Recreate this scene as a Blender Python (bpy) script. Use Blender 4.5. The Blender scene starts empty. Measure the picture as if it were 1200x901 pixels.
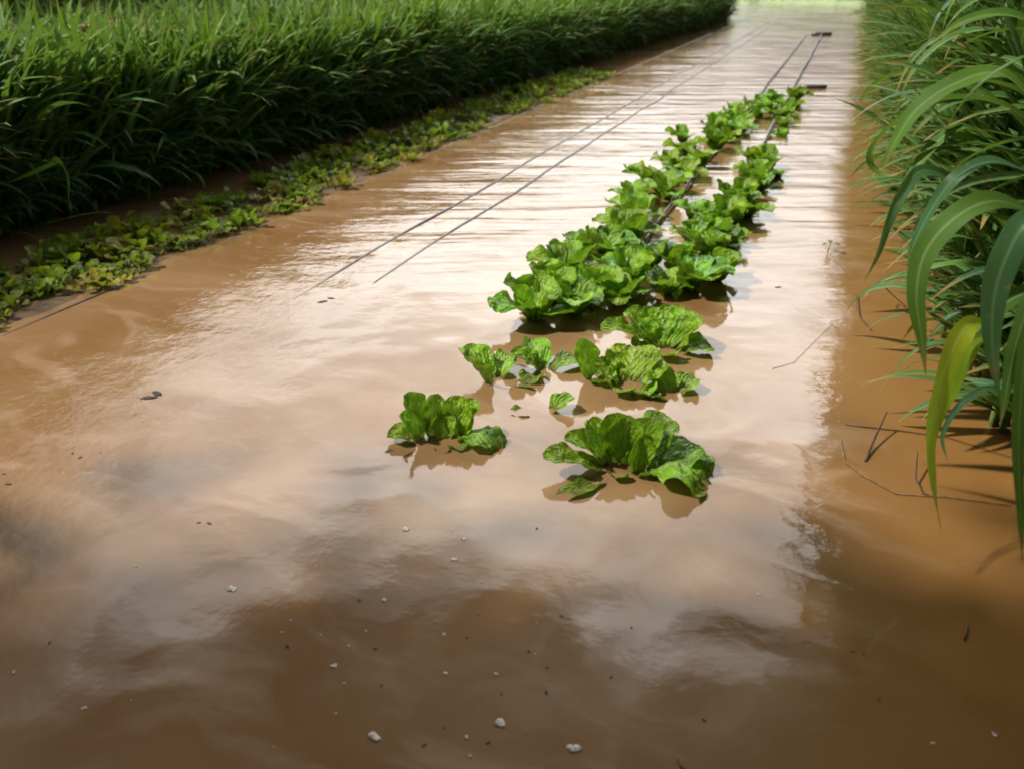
import bpy, math, random
import numpy as np
from math import radians as R, sin, cos, pi
from mathutils import Vector, noise as mnoise

random.seed(7)
rng = np.random.RandomState(11)
sc = bpy.context.scene
COL = sc.collection

# ------------------------------------------------------------------ camera
H = 1.45
F_PX = 942.0
PITCH = math.atan(483.5 / F_PX)
YAW = math.atan(405 * cos(PITCH) / F_PX)
FWD = Vector((-sin(YAW) * cos(PITCH), cos(YAW) * cos(PITCH), -sin(PITCH)))
RGT = Vector((cos(YAW), sin(YAW), 0))
UP = Vector((-sin(YAW) * sin(PITCH), cos(YAW) * sin(PITCH), cos(PITCH)))
CAM = Vector((0, 0, H))

def ray(x, y):
    return FWD + RGT * ((x - 600) / F_PX) + UP * (-(y - 450.5) / F_PX)

def at(x, y, z=0.0):                      # survey point on a level plane
    d = ray(x, y)
    return CAM + d * ((z - H) / d.z)

def at_d(x, y, dist):                     # survey point at a horizontal distance
    d = ray(x, y)
    return CAM + d * (dist / math.hypot(d.x, d.y))

cam_d = bpy.data.cameras.new('camera')
cam = bpy.data.objects.new('camera', cam_d)
COL.objects.link(cam)
cam.location = CAM
cam.rotation_euler = (pi / 2 - PITCH, 0, YAW)
cam_d.sensor_width = 36
cam_d.lens = F_PX / 1200 * 36
cam_d.clip_end = 2000
cam_d.clip_start = 0.02
cam_d.dof.use_dof = True
cam_d.dof.focus_distance = 3.0
cam_d.dof.aperture_fstop = 2.6
sc.camera = cam

# ------------------------------------------------------------------ tagging
def tag(o, label=None, cat=None, group=None, kind=None):
    if label: o['label'] = label
    if cat: o['category'] = cat
    if group: o['group'] = group
    if kind: o['kind'] = kind
    return o

def empty(name, loc, rz=0.0):
    o = bpy.data.objects.new(name, None)
    COL.objects.link(o)
    o.empty_display_size = 0.05
    o.location = loc
    o.rotation_euler = (0, 0, rz)
    return o

class MB:
    """collects quad grids and builds them as one mesh object"""
    def __init__(s):
        s.v = []; s.f = []; s.uv = []; s.n = 0; s.c = []
    def add(s, v, f, uv=None, c=0.5):
        v = np.asarray(v, dtype=np.float32).reshape(-1, 3)
        f = np.asarray(f, dtype=np.int32)
        if f.ndim == 1: f = f.reshape(-1, 4)
        s.v.append(v); s.f.append(f + s.n)
        s.uv.append(np.zeros((len(v), 2), np.float32) if uv is None else np.asarray(uv, np.float32))
        s.c.append(np.full(len(v), c, np.float32) if np.isscalar(c) else np.asarray(c, np.float32))
        s.n += len(v)
    def mesh(s, name, mat, smooth=True):
        v = np.concatenate(s.v); f = np.concatenate(s.f); uv = np.concatenate(s.uv); c = np.concatenate(s.c)
        me = bpy.data.meshes.new(name)
        me.vertices.add(len(v)); me.vertices.foreach_set('co', v.ravel())
        me.loops.add(f.size); me.loops.foreach_set('vertex_index', f.ravel())
        me.polygons.add(len(f))
        me.polygons.foreach_set('loop_start', np.arange(0, f.size, 4, dtype=np.int32))
        me.polygons.foreach_set('loop_total', np.full(len(f), 4, np.int32))
        me.polygons.foreach_set('use_smooth', np.full(len(f), smooth, bool))
        ul = me.uv_layers.new(name='UVMap')
        ul.data.foreach_set('uv', uv[f.ravel()].ravel())
        at_ = me.attributes.new('tone', 'FLOAT', 'POINT')
        at_.data.foreach_set('value', c)
        me.update(calc_edges=True)
        me.materials.append(mat)
        return me
    def build(s, name, mat, parent=None, smooth=True):
        o = bpy.data.objects.new(name, s.mesh(name, mat, smooth))
        COL.objects.link(o)
        if parent is not None: o.parent = parent
        return o

def grid_faces(nu, nv):                     # nu rows, nv columns
    i = np.arange(nu - 1)[:, None] * nv + np.arange(nv - 1)[None, :]
    return np.stack([i, i + 1, i + nv + 1, i + nv], -1).reshape(-1, 4)

def tube(mb, pts, rads, sides=6, c=0.5):
    pts = [Vector(p) for p in pts]
    n = len(pts); V = []; UV = []
    ref = Vector((0.31, 0.17, 0.93))
    for i, p in enumerate(pts):
        t = (pts[min(i + 1, n - 1)] - pts[max(i - 1, 0)]).normalized()
        a = t.cross(ref)
        if a.length < 0.05: a = t.cross(Vector((1, 0, 0)))
        a.normalize(); b = t.cross(a)
        r = rads[i] if hasattr(rads, '__len__') else rads
        for k in range(sides + 1):
            an = 2 * pi * k / sides
            V.append(p + (a * cos(an) + b * sin(an)) * r)
            UV.append((k / sides, i / max(1, n - 1)))
    # caps: shrink end rings
    t0 = pts[0]; t1 = pts[-1]
    V = [t0] * (sides + 1) + V + [t1] * (sides + 1)
    UV = [(0, 0)] * (sides + 1) + UV + [(0, 1)] * (sides + 1)
    mb.add(V, grid_faces(n + 2, sides + 1), UV, c)

# ------------------------------------------------------------------ materials
def mat(name):
    m = bpy.data.materials.new(name); m.use_nodes = True
    nt = m.node_tree; nt.nodes.clear()
    out = nt.nodes.new('ShaderNodeOutputMaterial')
    return m, nt, out

class NT:
    def __init__(s, nt): s.nt = nt
    def n(s, t, **kw):
        nd = s.nt.nodes.new(t)
        for k, v in kw.items(): setattr(nd, k, v)
        return nd
    def link(s, a, b): s.nt.links.new(a, b)
    def val(s, sock, v):
        if isinstance(v, (int, float, tuple, list)): sock.default_value = v
        else: s.link(v, sock)
    def math(s, op, a, b=0.0, c=None, clamp=False):
        nd = s.n('ShaderNodeMath', operation=op, use_clamp=clamp)
        s.val(nd.inputs[0], a); s.val(nd.inputs[1], b)
        if c is not None: s.val(nd.inputs[2], c)
        return nd.outputs[0]
    def mix(s, f, a, b, blend='MIX'):
        nd = s.n('ShaderNodeMix', data_type='RGBA', blend_type=blend)
        s.val(nd.inputs[0], f)
        s.val(nd.inputs[6], tuple(a) + (1,) if isinstance(a, (tuple, list)) and len(a) == 3 else a)
        s.val(nd.inputs[7], tuple(b) + (1,) if isinstance(b, (tuple, list)) and len(b) == 3 else b)
        return nd.outputs[2]
    def ramp(s, f, lo, hi, a=0.0, b=1.0):
        nd = s.n('ShaderNodeMapRange', interpolation_type='SMOOTHSTEP')
        s.val(nd.inputs[0], f); nd.inputs[1].default_value = lo; nd.inputs[2].default_value = hi
        nd.inputs[3].default_value = a; nd.inputs[4].default_value = b
        return nd.outputs[0]
    def noise(s, vec, scale, detail=3, rough=0.5, dist=0.0):
        nd = s.n('ShaderNodeTexNoise')
        s.val(nd.inputs['Scale'], scale); nd.inputs['Detail'].default_value = detail
        nd.inputs['Roughness'].default_value = rough; nd.inputs['Distortion'].default_value = dist
        if vec is not None: s.link(vec, nd.inputs['Vector'])
        return nd
    def mapping(s, vec, loc=(0, 0, 0), rot=(0, 0, 0), scale=(1, 1, 1)):
        nd = s.n('ShaderNodeMapping')
        nd.inputs['Location'].default_value = loc; nd.inputs['Rotation'].default_value = rot; nd.inputs['Scale'].default_value = scale
        s.link(vec, nd.inputs['Vector'])
        return nd.outputs[0]

def principled(g, color, rough=0.5, ior=1.45, normal=None, spec=None):
    b = g.n('ShaderNodeBsdfPrincipled')
    g.val(b.inputs['Base Color'], tuple(color) + (1,) if isinstance(color, (tuple, list)) and len(color) == 3 else color)
    g.val(b.inputs['Roughness'], rough)
    b.inputs['IOR'].default_value = ior
    if spec is not None: g.val(b.inputs['Specular IOR Level'], spec)
    if normal is not None: g.link(normal, b.inputs['Normal'])
    return b

def bump(g, h, strength=1.0, dist=0.01, normal=None):
    b = g.n('ShaderNodeBump'); b.inputs['Strength'].default_value = strength; b.inputs['Distance'].default_value = dist
    g.link(h, b.inputs['Height'])
    if normal is not None: g.link(normal, b.inputs['Normal'])
    return b.outputs[0]

def make_cabbage_mat(name, dark, lit, rib, trans=0.28):
    m, nt, out = mat(name); g = NT(nt)
    uv = g.n('ShaderNodeUVMap').outputs[0]
    sep = g.n('ShaderNodeSeparateXYZ'); g.link(uv, sep.inputs[0])
    u, v = sep.outputs[0], sep.outputs[1]
    oi = g.n('ShaderNodeObjectInfo').outputs['Random']
    tc = g.n('ShaderNodeTexCoord').outputs['Object']
    tone = g.n('ShaderNodeAttribute', attribute_name='tone').outputs['Fac']
    n1 = g.noise(tc, 20, 4, 0.55).outputs[0]
    n2 = g.noise(tc, 60, 3, 0.6).outputs[0]
    au = g.math('ABSOLUTE', g.math('SUBTRACT', u, 0.5))
    # midrib narrows to the tip
    ribw = g.math('MULTIPLY_ADD', v, -0.060, 0.075)
    midrib = g.math('SUBTRACT', 1.0, g.math('DIVIDE', au, g.math('MAXIMUM', ribw, 0.012)), clamp=True)
    midrib = g.math('POWER', g.math('MAXIMUM', midrib, 0.0), 0.5)
    # side veins: lines along v - k*|u|
    vv = g.math('SUBTRACT', g.math('MULTIPLY', v, 6.5), g.math('MULTIPLY', au, 8.0))
    vv = g.math('ADD', vv, g.math('MULTIPLY', g.math('SUBTRACT', n1, 0.5), 1.6))
    side = g.math('SINE', g.math('MULTIPLY', vv, 2 * pi))
    vein = g.ramp(side, 0.86, 1.0)
    vein = g.math('MULTIPLY', vein, g.ramp(au, 0.42, 0.10))
    col = g.mix(g.ramp(n1, 0.36, 0.64), dark, lit)
    col = g.mix(g.math('MULTIPLY', tone, 0.55), col, tuple(min(1, c * k) for c, k in zip(lit, (1.9, 1.35, 1.1))))
    hs = g.n('ShaderNodeHueSaturation')
    g.link(g.math('MULTIPLY_ADD', oi, 0.028, 0.484), hs.inputs['Hue'])
    g.link(g.math('MULTIPLY_ADD', oi, 0.4, 0.8), hs.inputs['Value'])
    g.link(col, hs.inputs['Color'])
    col = hs.outputs[0]
    col = g.mix(g.math('MULTIPLY', vein, 0.30), col, rib)
    col = g.mix(g.math('MULTIPLY', midrib, 0.75), col, rib)
    so_ = g.n('ShaderNodeSeparateXYZ'); g.link(tc, so_.inputs[0])
    mud = g.ramp(g.math('ADD', so_.outputs[2], g.math('MULTIPLY', n2, 0.07)), 0.070, 0.030, 0, 0.75)
    col = g.mix(mud, col, (0.17, 0.10, 0.045))
    h = g.math('ADD', g.math('MULTIPLY', side, -0.12), g.math('ADD', g.math('MULTIPLY', n2, 1.1), g.math('MULTIPLY', n1, 1.6)))
    nrm = bump(g, h, 1.0, 0.010)
    b = principled(g, col, g.math('MULTIPLY_ADD', n1, 0.3, 0.14), 1.5, nrm)
    t = g.n('ShaderNodeBsdfTranslucent')
    tcol = g.mix(0.5, col, (0.35, 0.65, 0.03)); g.link(tcol, t.inputs[0])
    mx = g.n('ShaderNodeMixShader'); mx.inputs[0].default_value = trans
    g.link(b.outputs[0], mx.inputs[1]); g.link(t.outputs[0], mx.inputs[2])
    g.link(mx.outputs[0], out.inputs[0])
    return m

def make_blade_mat(name, base, tip, rib, trans=0.25, rough=0.38, dry=(0.35, 0.22, 0.08)):
    m, nt, out = mat(name); g = NT(nt)
    uv = g.n('ShaderNodeUVMap').outputs[0]
    sep = g.n('ShaderNodeSeparateXYZ'); g.link(uv, sep.inputs[0])
    u, v = sep.outputs[0], sep.outputs[1]
    tone = g.n('ShaderNodeAttribute', attribute_name='tone').outputs['Fac']
    tc = g.n('ShaderNodeTexCoord').outputs['Object']
    n1 = g.noise(tc, 9, 3, 0.6).outputs[0]
    au = g.math('ABSOLUTE', g.math('SUBTRACT', u, 0.5))
    midrib = g.ramp(au, 0.075, 0.03)
    stripes = g.math('SINE', g.math('MULTIPLY', u, 75.0))
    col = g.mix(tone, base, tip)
    col = g.mix(g.ramp(n1, 0.35, 0.75, 0, 0.45), col, tuple(c * 1.5 for c in base))
    col = g.mix(g.math('MULTIPLY', g.math('MULTIPLY_ADD', stripes, 0.5, 0.5), 0.26), col, rib)
    col = g.mix(g.math('MULTIPLY', midrib, 0.9), col, rib)
    spot = g.ramp(g.noise(tc, 26, 4, 0.65).outputs[0], 0.64, 0.72, 0, 0.55)
    dryf = g.math('MAXIMUM', g.math('MULTIPLY', g.ramp(v, 0.78, 1.0), g.ramp(n1, 0.40, 0.55)), spot)
    col = g.mix(dryf, col, dry)
    nrm = bump(g, stripes, 0.25, 0.002)
    b = principled(g, col, rough, 1.45, nrm, 0.32)
    t = g.n('ShaderNodeBsdfTranslucent')
    g.link(g.mix(0.4, col, (0.30, 0.50, 0.03)), t.inputs[0])
    mx = g.n('ShaderNodeMixShader'); mx.inputs[0].default_value = trans
    g.link(b.outputs[0], mx.inputs[1]); g.link(t.outputs[0], mx.inputs[2])
    g.link(mx.outputs[0], out.inputs[0])
    return m

def plain(name, color, rough=0.6, var=0.3, scale=30, bumpd=0.002, spec=0.5):
    m, nt, out = mat(name); g = NT(nt)
    tc = g.n('ShaderNodeTexCoord').outputs['Object']
    n1 = g.noise(tc, scale, 4, 0.6).outputs[0]
    col = g.mix(g.ramp(n1, 0.3, 0.7), tuple(c * (1 - var) for c in color), tuple(min(1, c * (1 + var)) for c in color))
    b = principled(g, col, rough, 1.45, bump(g, n1, 0.6, bumpd), spec)
    g.link(b.outputs[0], out.inputs[0])
    return m

M = {}
M['cabbage'] = make_cabbage_mat('cabbage_leaf', (0.032, 0.125, 0.008), (0.195, 0.430, 0.014), (0.46, 0.62, 0.18))
M['seedling'] = make_cabbage_mat('seedling_leaf', (0.07, 0.15, 0.012), (0.20, 0.30, 0.022), (0.36, 0.45, 0.10))
M['seedling_old'] = make_cabbage_mat('old_seedling_leaf', (0.13, 0.13, 0.014), (0.36, 0.34, 0.030), (0.40, 0.38, 0.10))
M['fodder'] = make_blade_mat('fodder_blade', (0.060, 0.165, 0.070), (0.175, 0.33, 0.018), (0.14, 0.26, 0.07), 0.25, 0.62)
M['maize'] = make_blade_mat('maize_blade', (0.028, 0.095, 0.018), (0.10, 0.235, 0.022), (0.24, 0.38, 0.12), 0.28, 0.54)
M['yellow'] = make_blade_mat('yellowing_blade', (0.22, 0.42, 0.015), (0.55, 0.62, 0.02), (0.62, 0.66, 0.12), 0.32)
M['glauc'] = make_blade_mat('blue_green_blade', (0.030, 0.105, 0.045), (0.060, 0.16, 0.055), (0.16, 0.30, 0.15), 0.22)
M['stalk'] = plain('green_stalk', (0.15, 0.22, 0.045), 0.5, 0.35, 12)
M['hose'] = plain('black_drip_tape', (0.085, 0.08, 0.085), 0.35, 0.4, 14)
M['twig'] = plain('wet_twig', (0.055, 0.032, 0.020), 0.5, 0.4, 40)
M['straw'] = plain('dead_straw', (0.20, 0.13, 0.06), 0.7, 0.4, 40)
M['orange'] = plain('orange_petal', (0.50, 0.20, 0.06), 0.5, 0.2, 40)
M['bark'] = plain('bark', (0.10, 0.075, 0.05), 0.9, 0.4, 8, 0.02)
M['tree_leaf'] = plain('tree_leaf', (0.035, 0.075, 0.018), 0.5, 0.5, 1.2)
M['speck'] = plain('dark_litter', (0.035, 0.022, 0.016), 0.7, 0.4, 90)
M['far_grass'] = make_blade_mat('field_grass', (0.13, 0.26, 0.02), (0.26, 0.40, 0.03), (0.3, 0.4, 0.08), 0.3)

def mud_mat():
    m, nt, out = mat('wet_mud'); g = NT(nt)
    tc = g.n('ShaderNodeTexCoord').outputs['Object']
    sep = g.n('ShaderNodeSeparateXYZ'); g.link(tc, sep.inputs[0])
    n1 = g.noise(tc, 9, 5, 0.65).outputs[0]
    n2 = g.noise(tc, 1.3, 4, 0.6).outputs[0]
    col = g.mix(g.ramp(n1, 0.3, 0.7), (0.055, 0.036, 0.020), (0.14, 0.085, 0.045))
    green = g.mix(g.ramp(n2, 0.3, 0.7), (0.10, 0.20, 0.02), (0.24, 0.34, 0.04))
    far = g.ramp(sep.outputs[1], 40.0, 44.0)
    col = g.mix(far, col, green)
    b = principled(g, col, g.ramp(n1, 0.3, 0.8, 0.35, 0.8), 1.4, bump(g, n1, 0.8, 0.02))
    g.link(b.outputs[0], out.inputs[0])
    return m
M['mud'] = mud_mat()

def foam_mat():
    m, nt, out = mat('foam'); g = NT(nt)
    tc = g.n('ShaderNodeTexCoord').outputs['Object']
    n1 = g.noise(tc, 160, 3, 0.6).outputs[0]
    col = g.mix(g.ramp(n1, 0.35, 0.65), (0.34, 0.27, 0.20), (0.70, 0.65, 0.58))
    b = principled(g, col, 0.3, 1.33, bump(g, n1, 0.7, 0.003))
    g.link(b.outputs[0], out.inputs[0])
    return m
M['foam'] = foam_mat()

def water_mat():
    m, nt, out = mat('muddy_water'); g = NT(nt)
    tc = g.n('ShaderNodeTexCoord').outputs['Object']
    sep = g.n('ShaderNodeSeparateXYZ'); g.link(tc, sep.inputs[0])
    X, Y = sep.outputs[0], sep.outputs[1]
    # silt swirls: domain-warped noise, stretched along the slow current
    warp = g.noise(g.mapping(tc, scale=(0.9, 1.1, 1)), 1.1, 3, 0.5)
    wv = g.n('ShaderNodeVectorMath', operation='MULTIPLY_ADD')
    g.link(warp.outputs['Color'], wv.inputs[0]); wv.inputs[1].default_value = (0.9, 0.9, 0); g.link(tc, wv.inputs[2])
    sw = g.mapping(wv.outputs[0], rot=(0, 0, -0.5), scale=(0.7, 1.5, 1))
    s1 = g.noise(sw, 1.0, 5, 0.5, 0.3).outputs[0]
    s2 = g.noise(g.mapping(wv.outputs[0], loc=(4, 1, 0), rot=(0, 0, -0.35), scale=(1.2, 3.4, 1)), 1.2, 7, 0.62, 0.5).outputs[0]
    col = g.mix(g.ramp(s1, 0.36, 0.66), (0.205, 0.108, 0.044), (0.262, 0.156, 0.078))
    col = g.mix(g.ramp(s2, 0.48, 0.68, 0, 0.75), col, (0.315, 0.205, 0.125))
    # the water turns ochre along the right bank
    col = g.mix(g.ramp(g.math('ADD', X, g.math('MULTIPLY', s1, 0.8)), 0.35, 0.95, 0, 0.8), col, (0.235, 0.115, 0.032))
    # ripples: crests lie across the line of sight towards the row
    cr = g.mapping(tc, rot=(0, 0, -YAW - 0.03), scale=(1, 1, 1))
    w2 = g.noise(cr, 0.9, 2, 0.5)
    wm = g.n('ShaderNodeVectorMath', operation='MULTIPLY_ADD')
    g.link(w2.outputs['Color'], wm.inputs[0]); wm.inputs[1].default_value = (0.4, 0.22, 0); g.link(cr, wm.inputs[2])
    r1 = g.noise(g.mapping(wm.outputs[0], scale=(0.42, 3.9, 1)), 1.0, 2, 0.45).outputs[0]
    r2 = g.noise(g.mapping(wm.outputs[0], loc=(7, 3, 0), scale=(3.0, 15, 1)), 1.0, 3, 0.55).outputs[0]
    r3 = g.noise(tc, 1.5, 2, 0.5, 0.4).outputs[0]
    r4 = g.noise(tc, 15, 3, 0.55).outputs[0]
    band = g.ramp(Y, 2.6, 5.2)
    patch = g.ramp(g.noise(tc, 0.55, 2, 0.5).outputs[0], 0.35, 0.6, 0.45, 1.0)
    amp1 = g.math('MULTIPLY', g.math('MULTIPLY_ADD', band, 0.021, 0.0006), patch)
    amp2 = g.math('MULTIPLY', g.math('MULTIPLY_ADD', band, 0.0034, 0.0003), patch)
    h = g.math('ADD', g.math('MULTIPLY', r1, amp1), g.math('MULTIPLY', r2, amp2))
    h = g.math('ADD', h, g.math('MULTIPLY', r3, 0.016))
    # small chop near the left bank and the plants
    lb = g.math('ADD', g.ramp(X, -1.6, -2.6), g.ramp(X, 0.15, 0.6, 0.0, 0.22))
    h = g.math('ADD', h, g.math('MULTIPLY', r4, g.math('MULTIPLY_ADD', lb, 0.0024, 0.00060)))
    nrm = bump(g, h, 1.0, 1.0)
    b = principled(g, col, g.ramp(s2, 0.3, 0.8, 0.03, 0.09), 1.38, nrm)
    g.link(b.outputs[0], out.inputs[0])
    return m
M['water'] = water_mat()

# ------------------------------------------------------------------ light
SUN_EL, SUN_AZ = R(50), R(-112)             # azimuth from +Y, clockwise positive
SUN = Vector((sin(SUN_AZ) * cos(SUN_EL), cos(SUN_AZ) * cos(SUN_EL), sin(SUN_EL)))
sd = bpy.data.lights.new('sun', 'SUN'); sd.energy = 4.6; sd.angle = R(3); sd.color = (1.0, 0.94, 0.84)
so = bpy.data.objects.new('sun', sd); COL.objects.link(so)
so.rotation_euler = SUN.to_track_quat('Z', 'Y').to_euler()
so.location = (0, 0, 20)

w = bpy.data.worlds.new('World'); sc.world = w; w.use_nodes = True
nt = w.node_tree; nt.nodes.clear(); g = NT(nt)
wo = g.n('ShaderNodeOutputWorld'); bg = g.n('ShaderNodeBackground'); g.link(bg.outputs[0], wo.inputs[0])
sky = g.n('ShaderNodeTexSky', sky_type='NISHITA'); sky.sun_disc = False
sky.sun_elevation = SUN_EL; sky.sun_rotation = SUN_AZ
sky.air_density = 1.3; sky.dust_density = 2.5
gen = g.n('ShaderNodeTexCoord').outputs['Generated']
nv = g.n('ShaderNodeVectorMath', operation='NORMALIZE'); g.link(gen, nv.inputs[0])
sp = g.n('ShaderNodeSeparateXYZ'); g.link(nv.outputs[0], sp.inputs[0]); Z = sp.outputs[2]
# clouds laid on a level layer: divide by elevation
zz = g.math('MAXIMUM', g.math('ADD', Z, 0.12), 0.05)
dv = g.n('ShaderNodeVectorMath', operation='DIVIDE'); g.link(nv.outputs[0], dv.inputs[0])
cb = g.n('ShaderNodeCombineXYZ'); g.link(zz, cb.inputs[0]); g.link(zz, cb.inputs[1]); cb.inputs[2].default_value = 1.0
g.link(cb.outputs[0], dv.inputs[1])
cn = g.noise(g.mapping(dv.outputs[0], loc=(3.1, 0.4, 0)), 1.15, 7, 0.58, 0.3).outputs[0]
cn2 = g.noise(g.mapping(dv.outputs[0], loc=(1.1, 5.4, 0)), 2.3, 6, 0.6, 0.2).outputs[0]
cover = g.math('ADD', cn, g.ramp(Z, 0.57, 0.745, 0.18, -0.13))
mask = g.ramp(cover, 0.385, 0.565)
dt = g.n('ShaderNodeVectorMath', operation='DOT_PRODUCT'); g.link(nv.outputs[0], dt.inputs[0]); dt.inputs[1].default_value = SUN
glow = g.math('POWER', g.math('MAXIMUM', dt.outputs['Value'], 0.0), 5.0)
# a bright cloud bank low in front, thinner grey cloud overhead
fr = g.n('ShaderNodeVectorMath', operation='DOT_PRODUCT'); g.link(nv.outputs[0], fr.inputs[0]); fr.inputs[1].default_value = Vector((-0.20, 0.70, 0.55)).normalized()
bank = g.math('MULTIPLY', g.ramp(fr.outputs['Value'], 0.78, 0.96, 0.0, 1.0), g.ramp(Z, 0.0, 0.42, 0.55, 1.12))
bright = g.math('MULTIPLY_ADD', g.math('MULTIPLY', bank, g.ramp(cn2, 0.3, 0.7, 0.55, 1.1)), 58.0, g.ramp(cn2, 0.35, 0.65, 1.2, 4.5))
bright = g.math('ADD', bright, g.math('MULTIPLY', glow, 3.0))
cl = g.n('ShaderNodeVectorMath', operation='SCALE'); cl.inputs[0].default_value = (0.985, 0.985, 0.955); g.link(bright, cl.inputs[3])
sk = g.n('ShaderNodeVectorMath', operation='SCALE'); g.link(sky.outputs[0], sk.inputs[0]); g.link(g.ramp(Z, 0.5, 0.72, 0.9, 0.34), sk.inputs[3])
colw = g.mix(mask, sk.outputs[0], cl.outputs[0])
g.link(colw, bg.inputs[0]); bg.inputs[1].default_value = 0.07

# ------------------------------------------------------------------ ground, water
def axis(lo, hi, fine_lo, fine_hi, fine, coarse):
    a = list(np.arange(lo, fine_lo, coarse)) + list(np.arange(fine_lo, fine_hi, fine)) + list(np.arange(fine_hi, hi + coarse, coarse))
    return np.array(sorted(set(np.round(a, 3))))
xs = axis(-160, 160, -8, 4, 0.15, 8); ys = axis(-60, 300, -4, 60, 0.5, 8)
XX, YY = np.meshgrid(xs, ys)
def sstep(a, lo, hi):
    t = np.clip((a - lo) / (hi - lo), 0, 1); return t * t * (3 - 2 * t)
rough = np.array([[mnoise.noise(Vector((x * 1.7, y * 1.7, 0))) for x in xs] for y in ys])
ZZ = -0.14 + 0.165 * sstep(-XX, 4.45, 4.95) + 0.165 * sstep(XX, 0.9, 1.5) + 0.28 * sstep(YY + 0.25 * XX, 44.2, 46.5) + 0.02 * rough
ZZ = np.maximum(ZZ, -0.14)
b_ = MB(); b_.add(np.stack([XX, YY, ZZ], -1), grid_faces(len(ys), len(xs)))
ground = b_.build('ground', M['mud']); tag(ground, kind='structure')

b_ = MB()
b_.add([(-160, -60, 0), (160, -60, 0), (160, 120, 0), (-160, 120, 0)], [0, 1, 2, 3])
water = b_.build('water', M['water']); tag(water, kind='structure')

# low raised bed of the left strip
bx = np.arange(-4.15, -3.24, 0.03); by = np.arange(1.0, 15.0, 0.06)
BX, BY = np.meshgrid(bx, by)
prof = sstep(BX, -4.12, -3.95) * (1 - sstep(BX, -3.40, -3.27))
bn = np.array([[mnoise.noise(Vector((x * 6, y * 4, 3))) + 0.6 * mnoise.noise(Vector((x * 19, y * 17, 3))) for x in bx] for y in by])
BZ = -0.05 + prof * (0.052 - 0.02 * sstep(BY, 8, 14)) + 0.012 * bn * prof
b_ = MB(); b_.add(np.stack([BX, BY, BZ], -1), grid_faces(len(by), len(bx)))
bed = b_.build('planting_bed', M['mud']); tag(bed, kind='structure')

# ------------------------------------------------------------------ strap blades (grass, maize)
def blades(mb, base, az, el0, bend, L, W, tone, seg=8, fold=0.25, twist=0.0, r=rng):
    """many strap leaves at once; all arguments arrays of length n"""
    n = len(az)
    t = np.linspace(0, 1, seg + 1)[None, :]
    el = el0[:, None] - bend[:, None] * (t ** 1.3)
    ds = (L / seg)[:, None]
    ch = np.cos(el); sh = np.sin(el)
    hx = np.concatenate([np.zeros((n, 1)), np.cumsum(0.5 * (ch[:, 1:] + ch[:, :-1]) * ds, 1)], 1)
    hz = np.concatenate([np.zeros((n, 1)), np.cumsum(0.5 * (sh[:, 1:] + sh[:, :-1]) * ds, 1)], 1)
    daz = r.uniform(-0.35, 0.35, n)[:, None] * t
    ca, sa = np.cos(az[:, None] + daz), np.sin(az[:, None] + daz)
    P = np.stack([base[:, 0:1] + hx * ca, base[:, 1:2] + hx * sa, base[:, 2:3] + hz], -1)
    prof = np.clip(np.minimum(0.45 + t * 2.2, 1.0) * (1 - np.clip((t - 0.45) / 0.55, 0, 1) ** 1.7), 0.02, 1)
    w = W[:, None] * 0.5 * prof
    tw = (r.uniform(-1, 1, n) * twist)[:, None] * t
    side0 = np.stack([-sa, ca, np.zeros_like(sa)], -1)
    nor0 = np.stack([-sh * ca, -sh * sa, ch], -1)
    ct, st = np.cos(tw)[..., None], np.sin(tw)[..., None]
    side = side0 * ct + nor0 * st
    nor = nor0 * ct - side0 * st
    wav = (0.12 * np.sin(t * 14 + r.uniform(0, 6, n)[:, None]))[..., None]
    wl = w[..., None]
    lft = P - side * wl + nor * wl * (fold + wav)
    rgt = P + side * wl + nor * wl * (fold - wav)
    V = np.stack([lft, P, rgt], 2)                      # n, seg+1, 3, 3
    nvp = (seg + 1) * 3
    f = grid_faces(seg + 1, 3)[None] + (np.arange(n) * nvp)[:, None, None]
    uv = np.zeros((n, seg + 1, 3, 2), np.float32)
    uv[..., 0] = np.array([0, 0.5, 1])[None, None, :]; uv[..., 1] = t[..., None]
    c = np.repeat(tone, nvp)
    mb.add(V.reshape(-1, 3), f.reshape(-1, 4), uv.reshape(-1, 2), c)

def stalks(mb, base, top, r0, r1, tone, seg=3):
    """upright crossed thin tubes (3 sided)"""
    n = len(base); k = 4
    an = np.linspace(0, 2 * pi, k)[None, None, :]
    t = np.linspace(0, 1, seg + 1)[None, :, None]
    P = base[:, None, :] * (1 - t) + top[:, None, :] * t
    rr = (r0[:, None] * (1 - t[..., 0]) + r1[:, None] * t[..., 0])[..., None]
    V = np.stack([P[..., 0:1] + rr * np.cos(an), P[..., 1:2] + rr * np.sin(an), np.broadcast_to(P[..., 2:3], rr.shape[:2] + (k,))], -1)
    nvp = (seg + 1) * k
    f = grid_faces(seg + 1, k)[None] + (np.arange(n) * nvp)[:, None, None]
    mb.add(V.reshape(-1, 3), f.reshape(-1, 4), None, np.repeat(tone, nvp))

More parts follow.
